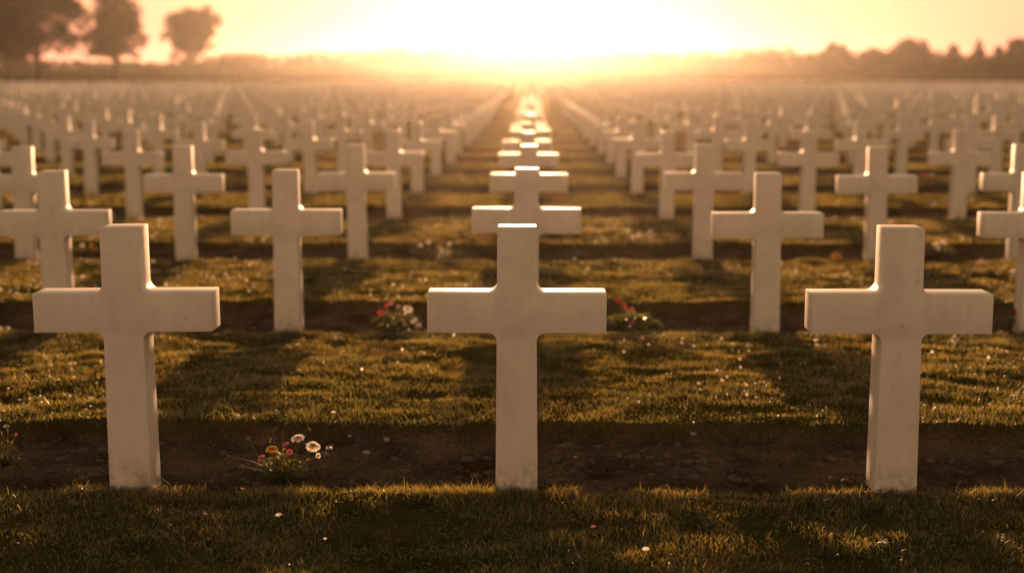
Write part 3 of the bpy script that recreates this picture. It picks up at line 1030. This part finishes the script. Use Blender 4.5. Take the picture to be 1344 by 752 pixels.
px_tree('broadleaf_tree', 165, 51, 104, 8.5, [(36, 20, 58, 50), (-25, 5, 60, 48), (66, -12, 46, 34), (20, 55, 55, 26), (86, 56, 26, 20), (-20, 50, 40, 28), (20, -22, 60, 28), (92, 8, 20, 22), (102, 40, 14, 12)],
        None, 27000, 0.36, 'tall dark broadleaf tree at the edge of the field, its crown spreading widest', 101, 0.24, 0.7, 8)
px_tree('broadleaf_tree', 205, 11, 102, 6, [(5, 30, 45, 40), (-40, 20, 45, 45), (10, 60, 40, 24)],
        None, 7000, 0.45, 'dark tree with a thin trunk half hidden behind the widest tree', 102, 0.26, 0.6, 5)
px_tree('broadleaf_tree', 190, 152, 102, 7.5, [(150, 42, 40, 32), (138, 20, 30, 26), (166, 18, 25, 24), (181, 44, 15, 18), (122, 48, 24, 24), (150, 67, 36, 12), (152, 4, 24, 14), (120, 66, 16, 12), (186, 56, 9, 10)],
        None, 13000, 0.36, 'medium round tree with a short trunk beside the widest dark tree', 103, 0.40, 0.75, 7)
px_tree('broadleaf_tree', 240, 249, 97, 6.5, [(250, 42, 34, 28), (262, 32, 26, 20), (236, 32, 24, 20), (276, 54, 16, 14), (248, 68, 26, 16), (224, 48, 13, 16), (250, 20, 22, 10)],
        None, 10500, 0.45, 'hazy lone tree with a domed crown against the bright sky', 104, 0.44, 0.6, 7)
RIGHT = [(1195, 49, 36, 'broad domed tree forming the highest crown of the dark treeline'),
         (1285, 52, 12, 'pointed conifer rising above the dark treeline'),
         (1252, 58, 22, 'low round tree between the domed tree and the pointed conifer'),
         (1337, 47, 16, 'tall dark tree at the outer end of the treeline'),
         (1310, 61, 18, 'small dark tree between the conifer and the treeline end'),
         (1095, 57, 26, 'rounded hazy tree standing clear above the middle of the treeline'),
         (1145, 62, 24, 'low rounded tree just before the highest dome of the treeline')]
for i, (x, top, hw, lab) in enumerate(RIGHT):
    hh = (98 - top) * 0.5
    if 'conifer' in lab:
        crown = [(x, top + 8, hw * 0.35, 9), (x, top + 20, hw * 0.7, 10), (x, top + 33, hw, 10)]
    else:
        crown = [(x, top + hh * 0.8, hw * 0.72, hh * 0.8), (x - hw * 0.45, top + hh * 1.1, hw * 0.5, hh * 0.75), (x + hw * 0.45, top + hh * 1.0, hw * 0.5, hh * 0.8), (x, top + hh * 1.5, hw, hh * 0.5), (x + random.uniform(-.3, .3) * hw, top + hh * 0.45, hw * 0.35, hh * 0.43)]
    px_tree('conifer_tree' if 'conifer' in lab else 'treeline_tree', 262 + random.uniform(-6, 6), x, 100, 4, crown, None, 2600 if hw > 14 else 1600, 0.75, lab, 130 + i, 0.26, 0.35, 4)


def build_wood():
    prof = [(-420, 60), (-200, 58), (-60, 66), (0, 74), (60, 76), (120, 80), (165, 78), (200, 82), (225, 78), (262, 76), (300, 68), (340, 67), (380, 70), (420, 66), (470, 66), (500, 62), (520, 58), (545, 63), (590, 61), (605, 65),
            (635, 62), (660, 66), (700, 66), (735, 62), (760, 66), (790, 66), (825, 62), (845, 66), (870, 65), (900, 67), (915, 63), (945, 67), (985, 61), (1004, 62), (1030, 61), (1062, 68), (1095, 62), (1118, 65), (1150, 66), (1180, 64), (1225, 64),
            (1252, 67), (1275, 71), (1320, 66), (1344, 60), (1420, 55), (1500, 62), (1600, 52), (1760, 60)]
    px = np.array([p[0] for p in prof]); py = np.array([p[1] for p in prof])
    lobes = []
    x = -420.0
    while x < 1760:
        D = float(np.interp(x, [-420, 330, 520, 800, 1000, 1760], [270, 300, 380, 370, 290, 275])) + random.uniform(-12, 12)
        m = D / 1867.0
        top = float(np.interp(x, px, py)) + random.uniform(-0.4, 1.6)
        hw = random.uniform(7, 14)
        p = at_y(x, top, D)
        gz = float(base_z(D))
        hgt = max(p.z - gz, 1.5)
        lobes.append((p.x, p.y, gz + hgt * 0.62, hw * m, hw * m * 1.2, hgt * 0.38))
        lobes.append((p.x + random.uniform(-1, 1), p.y - random.uniform(0, 2), gz + hgt * 0.28, hw * m * 1.25, hw * m * 1.4, hgt * 0.42))
        lobes.append((p.x + random.uniform(-1, 1), p.y - 1, gz + hgt * 0.12, hw * m * 1.5, hw * m * 1.4, hgt * 0.3))
        x += random.uniform(4.0, 7.5)
    V, lo, si = leaf_cloud(lobes, 80000, 0.85, 77, 0.10, 0.2, False)
    o = obj_np('distant_wood', verts=V, loops=lo, sizes=si, mats=M_LEAF)
    tag(o, 'far hazy belt of woodland along the horizon behind the field', 'woodland', kind='stuff')


build_wood()

# ------------------------------------------------------------------ light, sky, air
w = bpy.data.worlds.new('World'); scn.world = w
w.use_nodes = True
nt = w.node_tree
for n in list(nt.nodes): nt.nodes.remove(n)
wo = nt.nodes.new('ShaderNodeOutputWorld'); bg = nt.nodes.new('ShaderNodeBackground')
sky = nt.nodes.new('ShaderNodeTexSky'); sky.sky_type = 'NISHITA'; sky.sun_disc = False
sky.sun_elevation = R(SUN_ELEV); sky.sun_rotation = 0.0
sky.altitude = 50; sky.air_density = 2.4; sky.dust_density = 0.2; sky.ozone_density = 0.0
bg.inputs['Strength'].default_value = SKY_STRENGTH
hs = nt.nodes.new('ShaderNodeHueSaturation'); hs.inputs['Saturation'].default_value = 0.72
tn = nt.nodes.new('ShaderNodeMixRGB'); tn.blend_type = 'MULTIPLY'; tn.inputs[0].default_value = 1.0
tn.inputs[2].default_value = (1.05, 0.88, 0.78, 1)        # warm tint multiplied over the sky colour
nt.links.new(sky.outputs[0], hs.inputs['Color']); nt.links.new(hs.outputs[0], tn.inputs[1])
nt.links.new(tn.outputs[0], bg.inputs[0]); nt.links.new(bg.outputs[0], wo.inputs[0])

sd = bpy.data.lights.new('sun', 'SUN'); sd.energy = SUN_STRENGTH; sd.angle = R(0.53); sd.color = SUN_COLOR
so = link(bpy.data.objects.new('sun', sd))
v = Vector((0, math.cos(R(SUN_ELEV)), math.sin(R(SUN_ELEV))))
so.rotation_euler = v.to_track_quat('Z', 'Y').to_euler()
so.location = (0, 60, 30)

hm, hnt, hout = new_mat('haze_air')
pv = hnt.nodes.new('ShaderNodeVolumePrincipled')
pv.inputs['Color'].default_value = (0.95, 0.90, 0.82, 1)
pv.inputs['Density'].default_value = HAZE_DENSITY
pv.inputs['Anisotropy'].default_value = HAZE_G
hnt.links.new(pv.outputs[0], hout.inputs['Volume'])
bpy.context.view_layer.update()
bm = bmesh.new(); bmesh.ops.create_cube(bm, size=1)
TOP = max((o.matrix_world @ Vector(q)).z for o in scn.objects if o.type == 'MESH' for q in o.bound_box)
X0, X1, Y0, Y1, Z0, Z1 = -720, 720, -40, 720, -8, TOP + 0.4
print('TOP', TOP)
for vt in bm.verts:
    vt.co = Vector((X0 if vt.co.x < 0 else X1, Y0 if vt.co.y < 0 else Y1, Z0 if vt.co.z < 0 else Z1))
hz = obj_bm('haze', bm, hm); tag(hz, 'warm misty air over the whole field', 'haze', kind='stuff')

# ------------------------------------------------------------------ render
scn.render.engine = 'CYCLES'
c = scn.cycles
c.use_denoising = True
c.max_bounces = 8; c.diffuse_bounces = 3; c.glossy_bounces = 2; c.transmission_bounces = 6; c.transparent_max_bounces = 8; c.volume_bounces = 0
c.sample_clamp_indirect = 4.0
scn.view_settings.view_transform = 'Standard'; scn.view_settings.look = 'None'
scn.view_settings.exposure = EXPOSURE; scn.view_settings.gamma = 1.0
scn.view_settings.use_white_balance = True
scn.view_settings.white_balance_temperature = 6700
scn.view_settings.white_balance_tint = 15
